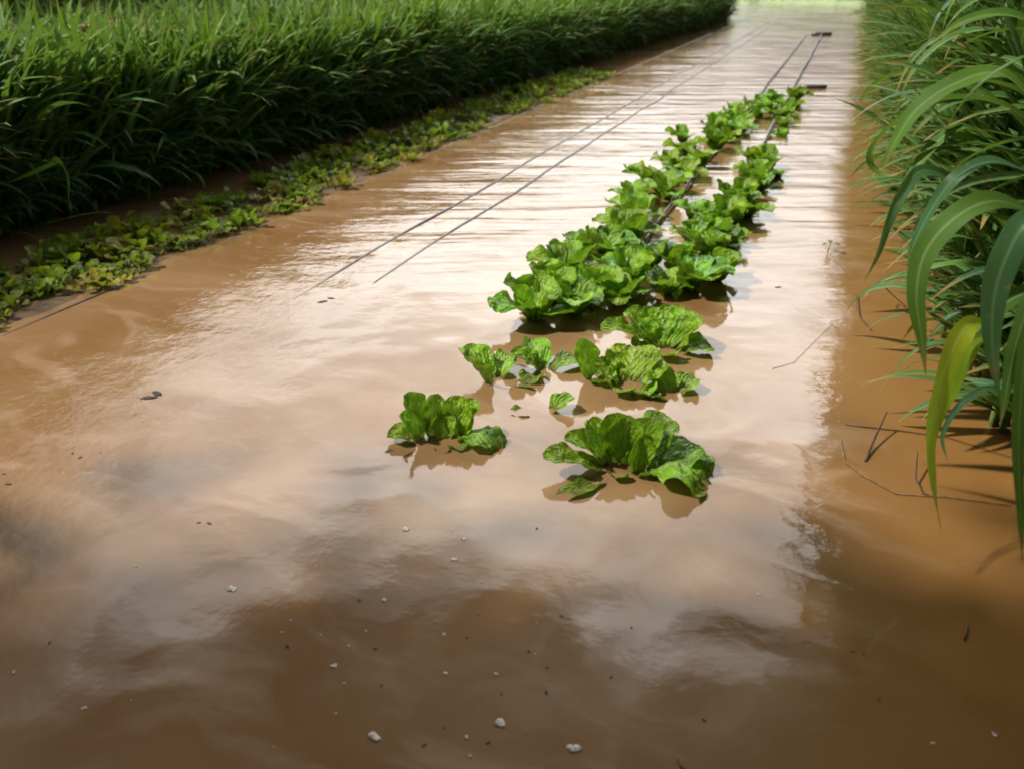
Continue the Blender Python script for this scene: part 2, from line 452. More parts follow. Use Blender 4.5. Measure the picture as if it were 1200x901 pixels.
def stand(name, m, px, py, height, blades_per, Lr, Wr, tone_lo, tone_hi, twist=0.5, zlo=0.05, outward=None, up=0.0):
    """dense stand of leafy stalks at points px, py"""
    n = len(px)
    hgt = height * rng.uniform(0.74, 1.10, n) * np.where(rng.uniform(0, 1, n) < 0.05, 1.15, 1.0)
    base = np.stack([px, py, np.full(n, -0.05)], -1)
    lean = rng.normal(0, 0.07, (n, 2))
    if outward is not None:
        lean[:, 0] += outward * 0.08
    top = base + np.stack([lean[:, 0] * hgt, lean[:, 1] * hgt, hgt], -1)
    mb = MB()
    stalks(mb, base, top, np.full(n, 0.007), np.full(n, 0.003), np.full(n, 0.35))
    for k in range(blades_per):
        fr = (k + rng.uniform(0, 1, n)) / blades_per
        fr = zlo + (0.98 - zlo) * fr
        b0 = base + (top - base) * fr[:, None]
        az = rng.uniform(0, 2 * pi, n)
        L = rng.uniform(Lr[0], Lr[1], n) * (0.75 + 0.35 * np.sin(fr * 3))
        W_ = rng.uniform(Wr[0], Wr[1], n)
        el0 = rng.uniform(0.9, 1.35, n) - 0.25 * (1 - fr)
        bend = rng.uniform(0.9, 2.5, n) - 0.8 * fr - up
        tone = np.clip(tone_lo + (tone_hi - tone_lo) * fr ** 3 + rng.normal(0, 0.17, n), 0, 1)  # blades lighten with height: light on the tops put into the colour
        blades(mb, b0, az, el0, bend, L, W_, tone, seg=7, fold=0.3, twist=twist)
    return mb.build(name, m)

def scatter(n, x0, x1, y0, y1):
    return rng.uniform(x0, x1, n), rng.uniform(y0, y1, n)

def edge_h(py):                       # uneven growth along the row
    return np.array([1 + 0.13 * mnoise.noise(Vector((0, y * 0.45, 9))) + 0.12 * mnoise.noise(Vector((0, y * 1.7, 2))) for y in py])

# left stand : thick edge, thinner behind
fx, fy = scatter(2600, -5.25, -4.62, 1.4, 31.3)
gx, gy = scatter(1100, -5.2, -4.60, 1.4, 9.5)
hx_, hy_ = scatter(3400, -13.5, -5.2, 1.0, 31.3)
px = np.concatenate([fx, gx, hx_]); py = np.concatenate([fy, gy, hy_])
px = px + np.array([0.10 * mnoise.noise(Vector((1, y * 1.3, 5))) + 0.027 * max(0.0, y - 3) for y in py])
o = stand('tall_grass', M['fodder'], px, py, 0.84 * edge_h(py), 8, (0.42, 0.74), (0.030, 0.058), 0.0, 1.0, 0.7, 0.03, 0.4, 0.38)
tag(o, 'dense stand of tall fodder grass, dark at its foot and bright on top, along the left bank', 'tall grass', kind='stuff')

# right stand, beyond the separate near plants
px, py = scatter(1700, 0.66, 2.4, 4.2, 40)
qx, qy = scatter(620, 0.58, 0.95, 4.1, 16)
rx, ry = scatter(330, 0.68, 1.6, 2.9, 4.2)
px = np.concatenate([px, qx, rx]); py = np.concatenate([py, qy, ry])
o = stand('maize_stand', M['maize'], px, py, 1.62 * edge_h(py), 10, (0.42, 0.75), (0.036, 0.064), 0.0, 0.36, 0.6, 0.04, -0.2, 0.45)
tag(o, 'dense wall of green fodder maize running into the distance along the right bank', 'maize stand', kind='stuff')

# far field grass
px, py = scatter(9000, -40, 12, 46.3, 70)
n = len(px)
mb = MB()
blades(mb, np.stack([px, py, np.full(n, 0.1)], -1), rng.uniform(0, 6.28, n), rng.uniform(0.9, 1.5, n), rng.uniform(0.2, 1.2, n),
       rng.uniform(0.3, 0.6, n), rng.uniform(0.04, 0.09, n), rng.uniform(0, 1, n), seg=3)
tag(mb.build('field_grass', M['far_grass']), 'bright yellow-green grass of the open field at the far end of the water', 'grass', kind='stuff')

# ------------------------------------------------------------------ near maize plants on the right
def strap(pts, W, tone=0.5, fold=0.3, twist=0.0, seg=26, roll0=0.0, wave=0.1):
    """one strap leaf along a smooth curve through world points; returns grid"""
    pts = [Vector(p) for p in pts]
    # Catmull-Rom resample
    P = []
    ext = [pts[0] * 2 - pts[1]] + pts + [pts[-1] * 2 - pts[-2]]
    ns = len(pts) - 1
    for i in range(seg + 1):
        s = i / seg * ns; k = min(int(s), ns - 1); t = s - k
        p0, p1, p2, p3 = ext[k], ext[k + 1], ext[k + 2], ext[k + 3]
        P.append(0.5 * ((2 * p1) + (p2 - p0) * t + (2 * p0 - 5 * p1 + 4 * p2 - p3) * t * t + (3 * p1 - p0 - 3 * p2 + p3) * t ** 3))
    V = []; UV = []
    side = None
    ph = random.uniform(0, 6)
    for i, p in enumerate(P):
        t = i / seg
        tan = (P[min(i + 1, seg)] - P[max(i - 1, 0)]).normalized()
        if side is None:
            side = tan.cross(Vector((0, 0, 1)))
            if side.length < 0.1: side = Vector((1, 0, 0))
        side = (side - tan * side.dot(tan)).normalized()
        nor = side.cross(tan)
        a = roll0 + twist * t
        s2 = side * cos(a) + nor * sin(a); n2 = nor * cos(a) - side * sin(a)
        prof = min(0.35 + t * 3.0, 1.0) * (1 - max(0, (t - 0.4) / 0.6) ** 1.6)
        w_ = max(W * 0.5 * prof, 0.0008)
        for k, u in enumerate((-1, -0.5, 0, 0.5, 1)):
            wv = wave * sin(t * 22 + ph + (u > 0) * 1.7) * u * u
            V.append(p + s2 * (u * w_) + n2 * (w_ * (fold * abs(u) + wv)))
            UV.append(((u + 1) / 2, t))
    mb = MB(); mb.add(V, grid_faces(seg + 1, 5), UV, tone)
    return mb

def maize_plant(x, y, hgt, seed, nleaf=9, label=None, lean=(0, 0), extra=()):
    rs = random.Random(seed)
    root = empty('maize_plant', (x, y, 0))
    tag(root, label or 'tall green fodder maize plant in the near part of the right-hand stand', 'maize plant', 'near maize plants on the right bank')
    lx, ly = lean
    def ax(t): return Vector((lx * t * t * hgt + 0.01 * sin(5 * t + seed), ly * t * t * hgt, -0.12 + t * (hgt + 0.12)))
    sm = MB(); tube(sm, [ax(i / 10) for i in range(11)], [0.012 - 0.008 * i / 10 for i in range(11)], 8, 0.5)
    sm.build('stem', M['stalk'], root)
    az = rs.uniform(0, 6.28)
    for k in range(nleaf):
        t = 0.12 + 0.86 * (k + rs.uniform(0, .6)) / nleaf
        az += pi + rs.uniform(-0.6, 0.6)
        L = rs.uniform(0.45, 0.8) * (0.8 + 0.3 * sin(3 * t))
        el = rs.uniform(0.9, 1.25); bend = rs.uniform(1.4, 2.9)
        p = ax(t); pts = [p.copy()]
        n_ = 9
        a2 = az; da = rs.uniform(-0.08, 0.08)
        for i in range(n_):
            e = el - bend * ((i + 0.5) / n_) ** 1.2
            p = p + Vector((cos(a2) * cos(e), sin(a2) * cos(e), sin(e))) * (L / n_)
            a2 += da
            pts.append(p.copy())
        pts = [Vector((q.x, q.y, max(q.z, 0.012 + 0.004 * i))) for i, q in enumerate(pts)]
        mt = rs.choice([M['maize']] * 4 + [M['glauc']])
        strap(pts, rs.uniform(0.036, 0.066), rs.uniform(0.0, 0.85), 0.3, rs.uniform(-0.7, 0.7), 20).build('leaf', mt, root)
    return root

def hero_leaf(root, pix, W, m, tone=0.6, fold=0.3, twist=0.0, roll0=0.0):
    pts = [at_d(a, b, d) - root.location for a, b, d in pix]
    return strap(pts, W * .84, tone, fold, twist, 34, roll0, 0.13).build('leaf', m, root)

near = [(0.90, 2.30), (1.05, 1.95), (1.10, 2.55), (0.78, 2.60), (0.72, 2.95), (0.66, 3.35), (0.62, 3.75), (0.60, 4.05), (0.95, 2.1), (0.84, 2.80), (1.05, 2.95), (0.76, 3.15), (0.95, 3.3), (0.74, 3.5), (1.15, 3.5),
        (0.88, 3.7), (0.70, 3.85), (1.05, 4.0), (1.25, 2.8), (1.3, 3.3), (1.22, 2.3), (0.82, 4.1), (1.25, 3.8), (1.4, 4.2), (0.98, 4.4), (0.68, 4.25), (0.78, 4.5), (0.92, 4.0), (1.12, 4.6), (0.82, 3.3), (1.5, 3.6)]
for i, (x, y) in enumerate(near):
    maize_plant(x, y, random.uniform(1.25, 1.75), 100 + i, random.choice((8, 9, 10)), lean=(random.uniform(-0.12, 0.05), random.uniform(-0.1, 0.1)))

# plants whose leaves reach out over the water
def hero_plant(x, y, hgt, label, seed, n=5):
    return maize_plant(x, y, hgt, seed, n, label)
hA = hero_plant(0.86, 2.62, 1.5, 'maize plant with two long bright leaves arching left over the water at the right bank', 300)
hero_leaf(hA, [(1215, 120, 2.55), (1170, 86, 2.5), (1120, 98, 2.45), (1075, 128, 2.42), (1047, 170, 2.4), (1034, 200, 2.4)], 0.062, M['maize'], 0.95, 0.25, 0.3, 0.5)
hero_leaf(hA, [(1230, 160, 2.6), (1175, 124, 2.62), (1120, 116, 2.6), (1070, 130, 2.58), (1030, 165, 2.56), (1022, 192, 2.55), (1040, 205, 2.54), (1062, 200, 2.52)], 0.066, M['maize'], 0.5, 0.3, -0.6, -0.3)
hB = hero_plant(0.80, 2.9, 1.15, 'maize plant whose thin grey-green leaf hangs down to the water, right bank', 301, 4)
hero_leaf(hB, [(1160, 250, 2.95), (1120, 215, 2.85), (1082, 200, 2.75), (1058, 225, 2.7), (1040, 265, 2.66), (1028, 300, 2.64), (1012, 332, 2.62)], 0.045, M['glauc'], 0.7, 0.3, 0.9, 0.6)
hero_leaf(hB, [(1170, 165, 3.05), (1130, 150, 2.95), (1100, 165, 2.9), (1075, 195, 2.85), (1052, 235, 2.8), (1046, 270, 2.78)], 0.045, M['maize'], 0.5, 0.3, 0.5, 0.2)
hC = hero_plant(0.92, 2.45, 1.25, 'maize plant with a broad green leaf drooping in front of the right-hand stand', 302, 4)
hero_leaf(hC, [(1215, 250, 2.35), (1165, 236, 2.3), (1120, 255, 2.25), (1085, 295, 2.22), (1074, 345, 2.2), (1080, 395, 2.2), (1085, 440, 2.2)], 0.075, M['maize'], 0.75, 0.25, 0.5, 0.5)
hero_leaf(hC, [(1210, 205, 2.5), (1165, 190, 2.45), (1125, 205, 2.4), (1095, 240, 2.38), (1070, 290, 2.36), (1066, 320, 2.35)], 0.045, M['glauc'], 0.8, 0.3, 0.4, 0.3)
hD = hero_plant(0.84, 2.25, 0.55, 'low maize plant with a bright yellow-green broken leaf dangling into the water', 303, 3)
hero_leaf(hD, [(1152, 378, 2.30), (1130, 385, 2.24), (1108, 430, 2.18), (1095, 480, 2.14), (1087, 530, 2.10), (1094, 580, 2.06), (1103, 622, 2.03)], 0.075, M['yellow'], 0.75, 0.35, 1.2, 0.7)
hero_leaf(hD, [(1155, 395, 2.30), (1135, 405, 2.26), (1115, 450, 2.21), (1100, 485, 2.17), (1092, 505, 2.15)], 0.060, M['yellow'], 0.15, 0.3, 0.4, 0.9)
hero_leaf(hD, [(1190, 470, 2.2), (1160, 455, 2.15), (1125, 475, 2.1), (1105, 510, 2.08), (1112, 545, 2.06)], 0.022, M['glauc'], 0.8, 0.3, 0.4, 0.2)
hE = hero_plant(0.88, 1.95, 1.1, 'maize plant with blue-green leaves hanging at the right edge, brown at the tips', 304, 4)
hero_leaf(hE, [(1235, 270, 1.98), (1205, 262, 1.95), (1180, 300, 1.93), (1165, 350, 1.92), (1163, 410, 1.92), (1172, 470, 1.93)], 0.072, M['glauc'], 0.6, 0.3, 0.5, 0.6)
hero_leaf(hE, [(1240, 380, 1.8), (1215, 370, 1.78), (1200, 430, 1.77), (1194, 520, 1.76), (1196, 600, 1.75), (1198, 655, 1.74)], 0.035, M['maize'], 0.7, 0.3, 0.6, 0.4)
hero_leaf(hE, [(1240, 330, 2.02), (1212, 345, 2.0), (1192, 400, 1.98), (1180, 455, 1.97), (1172, 500, 1.96)], 0.045, M['maize'], 0.4, 0.3, 0.8, 0.1)

# arching bright leaf and orange blossoms in the left stand
pl_ = empty('maize_plant', (-4.62, 3.15, 0)); tag(pl_, 'paler plant whose bright leaf bows out of the left grass stand over the water', 'maize plant')
sm = MB(); tube(sm, [(0, 0, -0.1), (0.01, 0.02, 0.25), (0.05, 0.03, 0.5)], [0.008, 0.006, 0.004], 7, 0.5); sm.build('stem', M['stalk'], pl_)
hero_leaf(pl_, [(10, 215, 5.45), (60, 195, 5.3), (68, 190, 5.28), (78, 205, 5.25), (80, 230, 5.22), (84, 250, 5.2)], 0.085, M['maize'], 0.95, 0.2, 0.4, 0.3)
hero_leaf(pl_, [(30, 270, 5.4), (70, 258, 5.2), (110, 250, 5.05), (140, 250, 4.95)], 0.012, M['glauc'], 0.9, 0.3, 0.2, 0.3)

def petal_flower(loc, s, label):
    root = empty('flower', loc); tag(root, label, 'flower', 'orange flowers in the left grass stand')
    sm = MB(); tube(sm, [(0, 0, -0.5), (0.01, 0, -0.2), (0, 0, 0)], 0.006, 6); sm.build('stem', M['stalk'], root)
    for k in range(5):
        a = k * 1.257
        pts = [Vector((0, 0, 0)), Vector((cos(a) * .02, sin(a) * .02, .05)) * s, Vector((cos(a) * .06, sin(a) * .06, .09)) * s, Vector((cos(a) * .10, sin(a) * .10, .085)) * s]
        strap(pts, 0.05 * s, 0.5, 0.2, 0, 8).build('petal', M['orange'], root)
petal_flower(at(100, 40, 1.0), 0.7, 'orange blossom among the grass tops, left one of two')
petal_flower(at(136, 35, 1.0), 0.75, 'upright orange blossom among the grass tops, right one of two')

# ------------------------------------------------------------------ cabbages
def cab_leaf(L, W, el0, el1, az, seed, cup=0.35, ruffle=0.16, droop=1.2, tone=0.5, petiole=0.22, nu=30, nv=21):
    """broad ruffled leaf starting at the origin; el0, el1 start and end elevation"""
    rs = random.Random(seed)
    ph1, ph2, ph3 = (rs.uniform(0, 6) for _ in range(3))
    V = []; UV = []
    p = Vector((0, 0, 0)); h = Vector((cos(az), sin(az), 0)); side = Vector((-sin(az), cos(az), 0))
    off = rs.uniform(0, 50)
    sweep = rs.uniform(-0.35, 0.35)
    for i in range(nu):
        t = i / (nu - 1)
        e = el0 + (el1 - el0) * t ** droop
        tan = h * cos(e) + Vector((0, 0, 1)) * sin(e)
        nor = Vector((0, 0, 1)) * cos(e) - h * sin(e)
        if i: p = p + (tan + side * sweep * t) * (L / (nu - 1))
        # outline: narrow stalk, broad rounded blade
        if t < petiole: w_ = 0.13 + 0.12 * (t / petiole) ** 2
        else:
            q = (t - petiole) / (1 - petiole)
            w_ = 0.25 + 0.75 * sin(min(q / 0.62, 1) * pi / 2) if q < 0.62 else math.sqrt(max(0.0, 1 - ((q - 0.62) / 0.40) ** 2.3))
        w_ = max(w_, 0.05) * W * 0.5
        for k in range(nv):
            s = -1 + 2 * k / (nv - 1)
            rim = abs(s) ** 2.2
            lob = 1 + 0.07 * rim * sin(t * 17 + ph1 + s) + 0.05 * rim * mnoise.noise(Vector((t * 7, s * 3, off)))
            bulge = 0.075 * (1 - abs(s) ** 3) * (2.2 * mnoise.noise(Vector((t * 6, s * 3.2, off + 7))) + 0.8 * mnoise.noise(Vector((t * 11, s * 6, off + 9))))
            wav = 1.0 * ruffle * rim * (sin(t * 15 + ph2 + 1.3 * s) * 0.8 + sin(t * 31 + ph3 - 2 * s) * 0.3 + mnoise.noise(Vector((t * 9, s * 2, off + 3))))
            z = w_ * (cup * s * s + wav) + W * 0.5 * bulge * min(1, t * 3)
            q_ = p + side * (s * w_ * lob * (1 - 0.12 * cup)) + nor * z
            if i == nu - 1 or i == nu - 2:
                q_ = q_ + tan * (0.02 * W * mnoise.noise(Vector((s * 6, off, i))))
            V.append(q_); UV.append((k / (nv - 1), t))
    return V, grid_faces(nu, nv), UV, tone

def cabbage(loc, leaves, label, name='cabbage_plant', sink=0.05, parts=True, group='cabbages in the central bed'):
    """leaves: (azimuth in degrees seen from the camera, L, W, el0, el1, droop, cup, tone, dx, dy)"""
    root = empty(name, (loc[0], loc[1], 0), YAW)
    tag(root, label, 'cabbage', group)
    for k, lf in enumerate(leaves):
        az, L, W, e0, e1, dr, cup, tone = lf[:8]
        dx, dy = lf[8:10] if len(lf) > 8 else (0, 0)
        v, f, uv, c = cab_leaf(L * (1.10 if len(leaves) > 8 else 1.32), W * (1.12 if len(leaves) > 8 else 1.3), R(e0), R(e1 + (12 if e1 > -20 else 0)), R(az), hash_((loc[0], k)), cup, 0.16, dr + .2, tone)
        mb = MB(); mb.add([q + Vector((dx, dy, -sink)) for q in v], f, uv, c)
        mb.build('leaf', M['cabbage'], root)
    return root

def hash_(t):
    return int(abs(t[0]) * 1000) * 31 + t[1] * 7 + 1

near_cab = [
    # big front plant
    (at(733, 549), 'largest cabbage, at the near end of the bed, its broad fan leaf drooping right', [
        (338, .25, .23, 72, -58, 1.0, .10, .55, .06, .0), (12, .22, .16, 62, -20, 1.0, .2, .4, .06, .02), (32, .22, .16, 72, 5, 1.1, .2, .35, .03, .03), (190, .26, .11, 42, -8, 1.0, .35, .5, -.02, .01), (172, .21, .10, 55, 5, 1.0, .45, .35, -.02, .04),
        (140, .19, .12, 78, 30, 1.3, .4, .95, -.06, .02), (112, .20, .12, 86, 50, 1.3, .45, .8, -.035, .03), (84, .20, .11, 88, 60, 1.3, .5, 1.0, .0, .03), (62, .19, .12, 84, 40, 1.3, .45, .75, .03, .03),
        (100, .15, .08, 86, 60, 1.2, .6, 1.0, .03, -.02), (222, .25, .07, 34, -22, 1.0, .35, .3, -.02, -.01), (292, .17, .07, 40, -38, 1.0, .3, .3, .02, -.01),
        (320, .12, .08, 60, -10, 1.0, .4, .4, .02, 0), (250, .10, .07, 60, 10, 1.0, .5, .7, -.02, -.01)]),
    (at(512, 514), 'leftmost front cabbage, split into two upright tufts with a leaf folded into the water', [
        (178, .14, .09, 55, -12, 1.0, .5, .5, -.04, 0), (150, .20, .10, 84, 45, 1.2, .4, .5, -.05, .0), (118, .18, .09, 88, 60, 1.2, .45, .35, -.02, .02), (165, .14, .09, 75, 30, 1.1, .5, .8, -.06, -.01),
        (228, .18, .06, 40, -30, 1.0, .3, .2, -.03, -.01), (95, .13, .08, 84, 50, 1.2, .5, .9, .02, .0), (75, .18, .10, 87, 60, 1.2, .4, .95, .07, .02), (45, .17, .09, 82, 35, 1.2, .5, .6, .09, .01),
        (318, .21, .12, 82, -60, 1.0, .12, .1, .07, .01), (300, .10, .06, 60, -10, 1, .5, .4, .05, -.01), (250, .08, .06, 50, 0, 1, .5, .5, .03, -.02)]),
    (at(583, 448), 'drooping cabbage with curled leaves ringing open water, behind the leftmost plant', [
        (140, .17, .10, 80, 0, 1.0, .4, .7, -.02, .02), (215, .15, .11, 75, 35, 1.0, .45, .2, -.03, 0), (60, .15, .09, 75, -20, 1.0, .4, .6, 0, .02),
        (355, .14, .07, 55, -45, 1.0, .3, .2, .02, 0)]),
    (at(636, 436), 'wilted cabbage with leaves bent like hooks, between curled and pointed plants', [
        (165, .15, .09, 82, -10, 1.0, .4, .6, 0, 0), (100, .15, .09, 80, -5, 1.0, .4, .3, 0, .02), (30, .17, .09, 70, -40, 1.0, .2, .15, .01, 0),
        (250, .11, .08, 70, -30, 1.0, .4, .8, -.02, 0)]),
    (at(690, 443), 'slim cabbage with one upright pointed leaf in the middle of the bed', [
        (110, .17, .085, 88, 75, 1.0, .5, .8, 0, 0), (300, .10, .09, 60, 0, 1.0, .4, .4, .02, 0), (20, .10, .06, 60, 0, 1.0, .4, .5, .0, 0)]),
    (at(738, 452), 'compact pale cabbage with a domed top directly behind the largest plant', [
        (80, .16, .17, 75, 5, 1.0, .3, .95, 0, .02), (160, .14, .12, 70, 10, 1.0, .4, .6, -.02, 0), (10, .14, .13, 65, 5, 1.0, .4, .7, .02, 0),
        (230, .11, .10, 60, -5, 1.0, .4, .9, -.01, -.01), (300, .11, .09, 55, -5, 1.0, .4, .6, .01, -.01)]),
    (at(786, 463), 'small low cabbage right of the domed pale one', [
        (110, .12, .10, 70, 5, 1.0, .4, .8, 0, 0), (30, .13, .09, 55, -15, 1.0, .4, .4, 0, 0), (200, .10, .08, 55, -10, 1.0, .4, .5, 0, 0), (320, .09, .05, 40, -20, 1.0, .4, .2, .02, 0)]),
    (at(640, 482), 'single leaf poking from the water between the two front cabbages', [
        (25, .11, .07, 65, 5, 1.0, .5, .5, 0, 0), (190, .11, .06, 35, -15, 1.0, .4, .2, 0, 0)]),
    (at(782, 412), 'broad bright cabbage on the right side of the bed reaching left with a dark leaf', [
        (175, .25, .12, 60, -15, 1.0, .35, .2, -.02, .02), (150, .20, .13, 65, 10, 1.0, .4, .4, -.02, .03), (90, .18, .16, 82, 20, 1.0, .3, .6, 0, .02), (30, .18, .16, 75, 10, 1.0, .35, .8, .02, .02),
        (60, .17, .15, 85, 40, 1.0, .3, .7, .04, .04), (0, .14, .12, 60, -20, 1.0, .4, .6, .03, 0), (250, .12, .10, 65, -10, 1.0, .4, .9, 0, -.01), (200, .13, .09, 60, -5, 1.0, .4, .5, -.03, 0)]),
]
for loc, lab, lv in near_cab:
    cabbage(loc, lv, lab)

# plants further along, two files: the bed lies in a straight line
def random_leaves(rs, size=1.0, n=9):
    lv = []
    a = rs.uniform(0, 360)
    for k in range(n):
        a += 137 + rs.uniform(-15, 15)
        inner = k >= n - 4
        if inner: lv.append((a, .15 * size * rs.uniform(.85, 1.1), .13 * size, rs.uniform(78, 90), rs.uniform(25, 60), 1.2, rs.uniform(.3, .5), rs.uniform(.5, 1)))
        else: lv.append((a, .26 * size * rs.uniform(.8, 1.12), .195 * size * rs.uniform(.75, 1.1), rs.uniform(66, 88), rs.uniform(-30, 55), rs.uniform(1.0, 1.6), rs.uniform(.2, .5), rs.uniform(0, .9)))
    return lv

PROT = []
for s in range(7):
    rs = random.Random(50 + s); arr = []; whole = MB()
    for k, lf in enumerate(random_leaves(rs, 1.0, rs.choice((8, 9, 10)))):
        az, L, W, e0, e1, dr, cup, tone = lf
        v, f, uv, c = cab_leaf(L, W, R(e0), R(e1), R(az), s * 97 + k, cup, 0.17, dr, tone, nu=22, nv=15)
        v = [q + Vector((0, 0, -0.035)) for q in v]
        m1 = MB(); m1.add(v, f, uv, c); arr.append(m1.mesh('leaf', M['cabbage'])); whole.add(v, f, uv, c)
    PROT.append((arr, whole.mesh('cabbage_plant', M['cabbage'])))

ORD = ['', 'first', 'second', 'third', 'fourth', 'fifth', 'sixth', 'seventh', 'eighth', 'ninth', 'tenth', 'eleventh', 'twelfth', 'thirteenth', 'fourteenth', 'fifteenth',
       'sixteenth', 'seventeenth', 'eighteenth', 'nineteenth', 'twentieth', 'twenty-first', 'twenty-second', 'twenty-third', 'twenty-fourth', 'twenty-fifth', 'twenty-sixth', 'twenty-seventh', 'twenty-eighth'] + ['twenty-ninth'] + ['thirt' + q for q in ('ieth', 'y-first', 'y-second', 'y-third', 'y-fourth', 'y-fifth', 'y-sixth', 'y-seventh', 'y-eighth', 'y-ninth')] + ['fortieth', 'forty-first', 'forty-second']
files = {
 'left': [(650, 352, .8), (690, 345, .8), (685, 300, .8), (720, 300, .7), (850, 168, .7), (870, 155, .7), (888, 140, .7), (908, 122, .7), (890, 126, .7), (862, 148, .7), (625, 375, 1.0), (672, 368, 1.05), (640, 345, .8), (668, 325, 1.0), (705, 305, 1.05), (738, 283, 1.0), (742, 260, .95), (740, 240, .95), (778, 232, 1.0), (762, 215, .95),
          (800, 212, .95), (785, 200, .9), (820, 195, .95), (806, 180, .95), (800, 168, .8), (838, 178, .9), (838, 160, .9), (862, 160, .8), (848, 145, .85), (868, 142, .8), (858, 133, .7), (880, 130, .65), (876, 122, .5), (898, 132, .8), (898, 118, .45)],
 'middle': [(738, 335, .95), (727, 357, .7), (765, 312, .7)],
 'right': [(780, 345, .7), (840, 330, .7), (812, 290, .8), (855, 290, .6), (830, 265, .7), (850, 255, .8), (875, 255, .6), (888, 225, .6), (908, 208, .5), (925, 125, .5), (808, 342, 1.05), (790, 318, .85), (828, 305, 1.0), (838, 283, .85), (852, 268, .95), (815, 262, .7), (862, 250, .9), (870, 238, .85), (880, 222, .95), (890, 212, .85), (902, 196, .8), (880, 192, .6),
           (900, 183, .45), (916, 160, .4), (918, 145, .35), (912, 138, .65), (930, 130, .85), (932, 120, .9), (905, 128, .7), (922, 138, .6), (917, 150, .6)],
}
for fname, lst in files.items():
    lst = sorted(lst, key=lambda q: -q[1])
    for i, (x, y, s) in enumerate(lst):
        p = at(x, y)
        arr, whole = PROT[random.randrange(7)]
        where = 'middle gap' if fname == 'middle' else fname + ' line'
        size = 'large leafy' if s >= 1.0 else ('leafy' if s > .8 else ('smaller' if s > .6 else 'tiny half-sunk'))
        lab = '%s cabbage, %s from the near end of the dense %s' % (size, ORD[i + 1], where)
        zoff = -0.012 - (0.03 if s < .6 else 0)
        sca = (s * .72 + .30) * random.uniform(.98, 1.12)
        if p.y < 7.2:
            root = empty('cabbage_plant', (p.x, p.y, zoff), random.uniform(0, 6.28)); root.scale = (sca, sca, sca)
            for me in arr:
                o = bpy.data.objects.new('leaf', me); COL.objects.link(o); o.parent = root
        else:
            root = bpy.data.objects.new('cabbage_plant', whole); COL.objects.link(root)
            root.location = (p.x, p.y, zoff); root.rotation_euler = (0, 0, random.uniform(0, 6.28)); root.scale = (sca, sca, sca)
        tag(root, lab, 'cabbage', 'cabbages in the central bed')

# ------------------------------------------------------------------ low strip of seedlings on the left
SEED = []
for s in range(8):
    rs = random.Random(900 + s); mb = MB()
    for k in range(rs.choice((19, 21, 24))):
        az = rs.uniform(0, 6.28); L = rs.uniform(.05, .11)
        v, f, uv, c = cab_leaf(L, rs.uniform(.035, .065), R(rs.uniform(60, 90)), R(rs.uniform(-25, 50)), az, s * 31 + k, rs.uniform(.1, .5), .1, 1.0, rs.uniform(0, 1), 0.35, 9, 7)
        dx, dy = rs.uniform(-.08, .08), rs.uniform(-.08, .08)
        mb.add([q + Vector((dx, dy, -0.01)) for q in v], f, uv, c)
    SEED.append(mb.mesh('seedling', M['seedling_old'] if s in (2, 5) else M['seedling']))
spots = []
yy = 1.95
while yy < 13.2:
    for col_ in range(4):
        if random.random() < 0.12 + (0.30 if 7.5 < yy < 8.6 else 0): continue
        spots.append((-3.97 + col_ * 0.185 + random.uniform(-.07, .07), yy + random.uniform(-.06, .06)))
    yy += 0.145 + (0.03 if yy > 8 else 0)
for x, y in spots[:290]:
    o = bpy.data.objects.new('seedling', SEED[random.randrange(8)]); COL.objects.link(o)
    o.location = (x, y, 0.0); s = random.uniform(.72, 1.35) * (1.15 if x < -3.6 else .85); o.scale = (s, s, s * random.uniform(1.0, 1.4)); o.rotation_euler = (0, 0, random.uniform(0, 6.28))
    tag(o, 'small yellow-green seedling in the low strip beside the left grass stand', 'seedling', 'seedlings in the low strip on the left')

# ------------------------------------------------------------------ drip hoses
def hose(name, x0, y0, y1, label, r=0.006, z0=-0.008, z=0.0, wob=0.012, rise=1.5, group='drip hoses along the beds'):
    mb = MB(); pts = []
    y = y0
    while y < y1:
        k = min(1, (y - y0) / rise)
        pts.append((x0 + wob * mnoise.noise(Vector((x0, y * 0.8, 1))) * 2 - 0.0015 * (y - y0), y, z0 + (z - z0) * k + (0.004 if x0 > -3 else 0.009) * mnoise.noise(Vector((x0, y * 1.7, 4)))))
        y += 0.12 if y < 12 else 0.4
    tube(mb, pts, r, 7)
    o = mb.build(name, M['hose']); tag(o, label, 'hose', group); return o
hose('drip_hose', -2.36, 3.1, 30, 'black drip hose floating in open water, left one of the parallel pair', 0.0105, z=-0.001, wob=0.02)
hose('drip_hose', -2.10, 3.45, 30, 'black drip hose floating in open water, right one of the parallel pair', 0.0105, z=-0.001, wob=0.02)
hose('drip_hose', -3.30, 1.2, 31, 'dark drip hose along the near side of the seedling strip', 0.006, -0.005, -0.002)
hose('drip_hose', -0.93, 3.5, 24, 'drip hose running under the left-hand cabbages and on beyond them', 0.011, 0.01, 0.025)
hose('drip_hose', -0.56, 4.6, 24.2, 'drip hose lying between the right-hand cabbages and on beyond them', 0.013, 0.03, 0.035)
def bar(p, q, r, label):
    mb = MB(); p, q = Vector(p), Vector(q)
    tube(mb, [p, p.lerp(q, .5) + Vector((0, 0, .005)), q], r, 8)
    o = mb.build('pipe', M['hose']); tag(o, label, 'pipe', 'short black pipes across the hoses')
a = at(938, 104); b = at(968, 104); bar((a.x, a.y, .02), (b.x, b.y, .02), .028, 'short black pipe lying across the end of the cabbage bed')
a = at(951, 41.5); b = at(974, 41.5); bar((a.x, a.y, .03), (b.x, b.y, .03), .045, 'short black pipe across the far end of the two hoses')

